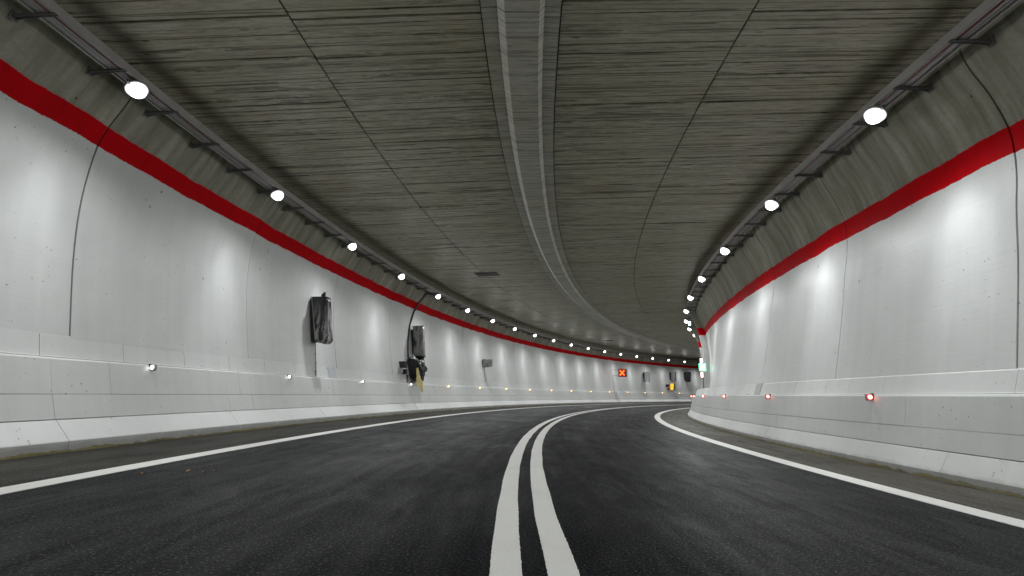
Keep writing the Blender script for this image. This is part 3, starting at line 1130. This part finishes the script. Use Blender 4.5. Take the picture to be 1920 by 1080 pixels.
# cover plates let into the ledge
for s0, s1, sd, mat, lab in ((12.93, 13.32, -1, 'pale', 'pale blue-grey cover plate on the left kerb ledge below the nearest sign box'), (12.60, 13.02, 1, 'dull', 'grey cover plate on the right kerb ledge')):
    if sd < 0:
        poly = [(-6.415, 1.16), (-6.506, 1.47), (-6.54, 1.47), (-6.48, 1.16)]
    else:
        poly = [(5.398, 0.985), (5.498, 1.262), (5.54, 1.262), (5.46, 0.985)]
    tag(prism('cover_plate', poly, s0, s1, M[mat]), lab, 'cover plate')

# ventilation slots in the ceiling
for s, lab in ((18.05, 'dark ventilation slot in the ceiling on the left joint, nearer one'), (42.8, 'dark ventilation slot in the ceiling, farther one')):
    u0, u1 = (-3.70, -2.74) if s < 30 else (-4.10, -3.19)
    t = root_at('ceiling_vent', s, (u0 + u1) / 2, cv(-3.2), lab, 'vent')
    under(prism('vent_frame', [(u0, cv(u0) - 0.02), (u1, cv(u1) - 0.02), (u1, cv(u1) + 0.03), (u0, cv(u0) + 0.03)], s, s + 0.52, M['black']), t)
    for k in range(5):
        a = s + 0.04 + k * 0.095
        under(prism('slat', [(u0 + 0.03, cv(u0) - 0.028), (u1 - 0.03, cv(u1) - 0.028), (u1 - 0.03, cv(u1) - 0.018), (u0 + 0.03, cv(u0) - 0.018)], a, a + 0.05, M['conduit']), t)

# ---------------------------------------------------------------- frames of the widened bay on the right and its signals
def bay_frame(s, ds, outer, inner, vb, vt, label):
    t = root_at('bay_frame', s, outer[0][0], outer[0][1], label, 'frame')
    o = spline(outer, 5)
    i = spline(inner, 5)
    rows = [[W(s, *o[k]), W(s, *i[k])] for k in range(len(o))]
    uvs = [[(s, o[k][1]), (s, i[k][1])] for k in range(len(o))]
    ex = []
    for k in range(len(o) - 1):
        ex.append(([W(s, *i[k]), W(s, *i[k + 1]), W(s + ds, *i[k + 1]), W(s + ds, *i[k])], [(s, i[k][1]), (s, i[k + 1][1]), (s + ds, i[k + 1][1]), (s + ds, i[k][1])]))
    for k in (0, len(o) - 1):
        ex.append(([W(s, *o[k]), W(s, *i[k]), W(s + ds, *i[k]), W(s + ds, *o[k])], [(s, o[k][1])] * 4))
    under(from_grid('jamb', rows, M['wall_right'], None, uvs, False, ex), t)
    return t


bay_frame(25.45, 0.5, [(5.98, 1.25), (6.13, 2.786), (6.03, 4.0), (5.93, 4.35), (5.60, 5.2)], [(5.65, 1.25), (5.885, 2.786), (5.72, 4.0), (5.63, 4.35), (5.36, 5.1)], 3.947, 4.31,
          'white frame with a red band standing out from the right wall, nearer one')
bay_frame(32.4, 0.5, [(6.2, 1.25), (6.4, 2.8), (6.4, 4.0), (6.3, 4.4), (5.9, 5.2)], [(5.62, 1.25), (5.78, 2.8), (5.62, 4.0), (5.52, 4.4), (5.25, 5.1)], 3.947, 4.31,
          'white frame with a dark red band beyond the nearer frame')
t = root_at('signal_stack', 24.5, 5.7, 1.75, 'stack of glowing red and green signal panels beside the right frame', 'signal')
under(bevel_obj(prism('post', [(5.72, 1.0), (5.77, 1.0), (5.77, 2.7), (5.72, 2.7)], 24.62, 24.68, M['dark_steel']), 0.004), t)
for nm, (a, b, c, d2), core, rim in (('upper_signal', (5.62, 5.81, 2.50, 2.74), 'pink', 'rim_red'), ('green_panel', (5.585, 5.89, 2.12, 2.48), 'green_core', 'green'), ('lower_signal', (5.61, 5.78, 1.79, 2.10), 'pink', 'rim_red')):
    h = under(bevel_obj(prism(nm, [(a, c), (b, c), (b, d2), (a, d2)], 24.5, 24.6, M['black']), 0.01), t)
    def sub(o2):
        o2.parent = h
        o2.matrix_parent_inverse = h.matrix_world.inverted()
    h.matrix_parent_inverse = t.matrix_world.inverted()
    for nm2, e, ss, mt in (('rim', 0.008, 24.494, rim), ('lens', 0.05 if 'green' in nm else 0.035, 24.488, core)):
        p = prism(nm2, [(a + e, c + e), (b - e, c + e), (b - e, d2 - e), (a + e, d2 - e)], ss, ss + 0.004, M[mt])
        p.parent = h
        p.matrix_parent_inverse = t.matrix_world.inverted() @ t.matrix_world

# ---------------------------------------------------------------- small things on the ground
for i, (s, u) in enumerate(((4.49, -3.59), (4.69, -3.30), (4.735, -3.06), (4.66, -3.12))):
    lab = ('small orange dry leaf on the asphalt, leftmost by the left edge line', 'small orange dry leaf, second from the left edge line', 'small orange dry leaf on the asphalt, farthest from the left edge line', 'tiny orange dry leaf, third from the left edge line')[i]
    me = bpy.data.meshes.new('leaf')
    q = 0.026 + 0.006 * (i % 2)
    me.from_pydata([(-q, 0, 0.002), (-q * .3, q * .6, 0.012), (q * .5, q * .5, 0.006), (q, 0, 0.016), (q * .4, -q * .6, 0.004), (-q * .4, -q * .5, 0.010), (0, 0, 0.003)], [], [(0, 6, 1), (1, 6, 2), (2, 6, 3), (3, 6, 4), (4, 6, 5), (5, 6, 0)])
    o = finish('leaf', me, M['leaf'])
    o.matrix_world = frame_at(s, u, 0.002) @ Matrix.Rotation(i * 1.9, 4, 'Z')
    tag(o, lab, 'leaf', 'dry leaves on the road')


def moss(u0, d, zb, label, s1):
    rows, s = [], 2.0
    while s < s1:
        w = 0.05 + 0.05 * noise.noise(Vector((s * 1.1, u0, 0))) + 0.025 * noise.noise(Vector((s * 7, u0, 3)))
        h = 0.018 + 0.022 * noise.noise(Vector((s * 2.3, u0, 7))) + 0.014 * noise.noise(Vector((s * 19, u0, 1)))
        w, h = max(0.004, w), max(-0.004, h)
        rows.append([W(s, u0 - d * 0.01, zb + h * 1.3), W(s, u0 + d * w * 0.35, zb + h + 0.008 * noise.noise(Vector((s * 31, 1, 1)))), W(s, u0 + d * w * 0.7, zb + h * 0.55 + 0.006 * noise.noise(Vector((s * 37, 5, 1)))), W(s, u0 + d * w, zb - 0.006)])
        s += 0.03 if s < 14 else 0.12
    tag(from_grid('moss', rows, M['moss'], None, [[(0, 0)] * 4 for _ in rows]), label, 'moss', kind='stuff')


moss(-5.800, 1, -0.030, 'brown moss and grit along the foot of the left kerb', 45)
moss(4.980, -1, -0.046, 'brown moss and grit along the foot of the right kerb', 28)
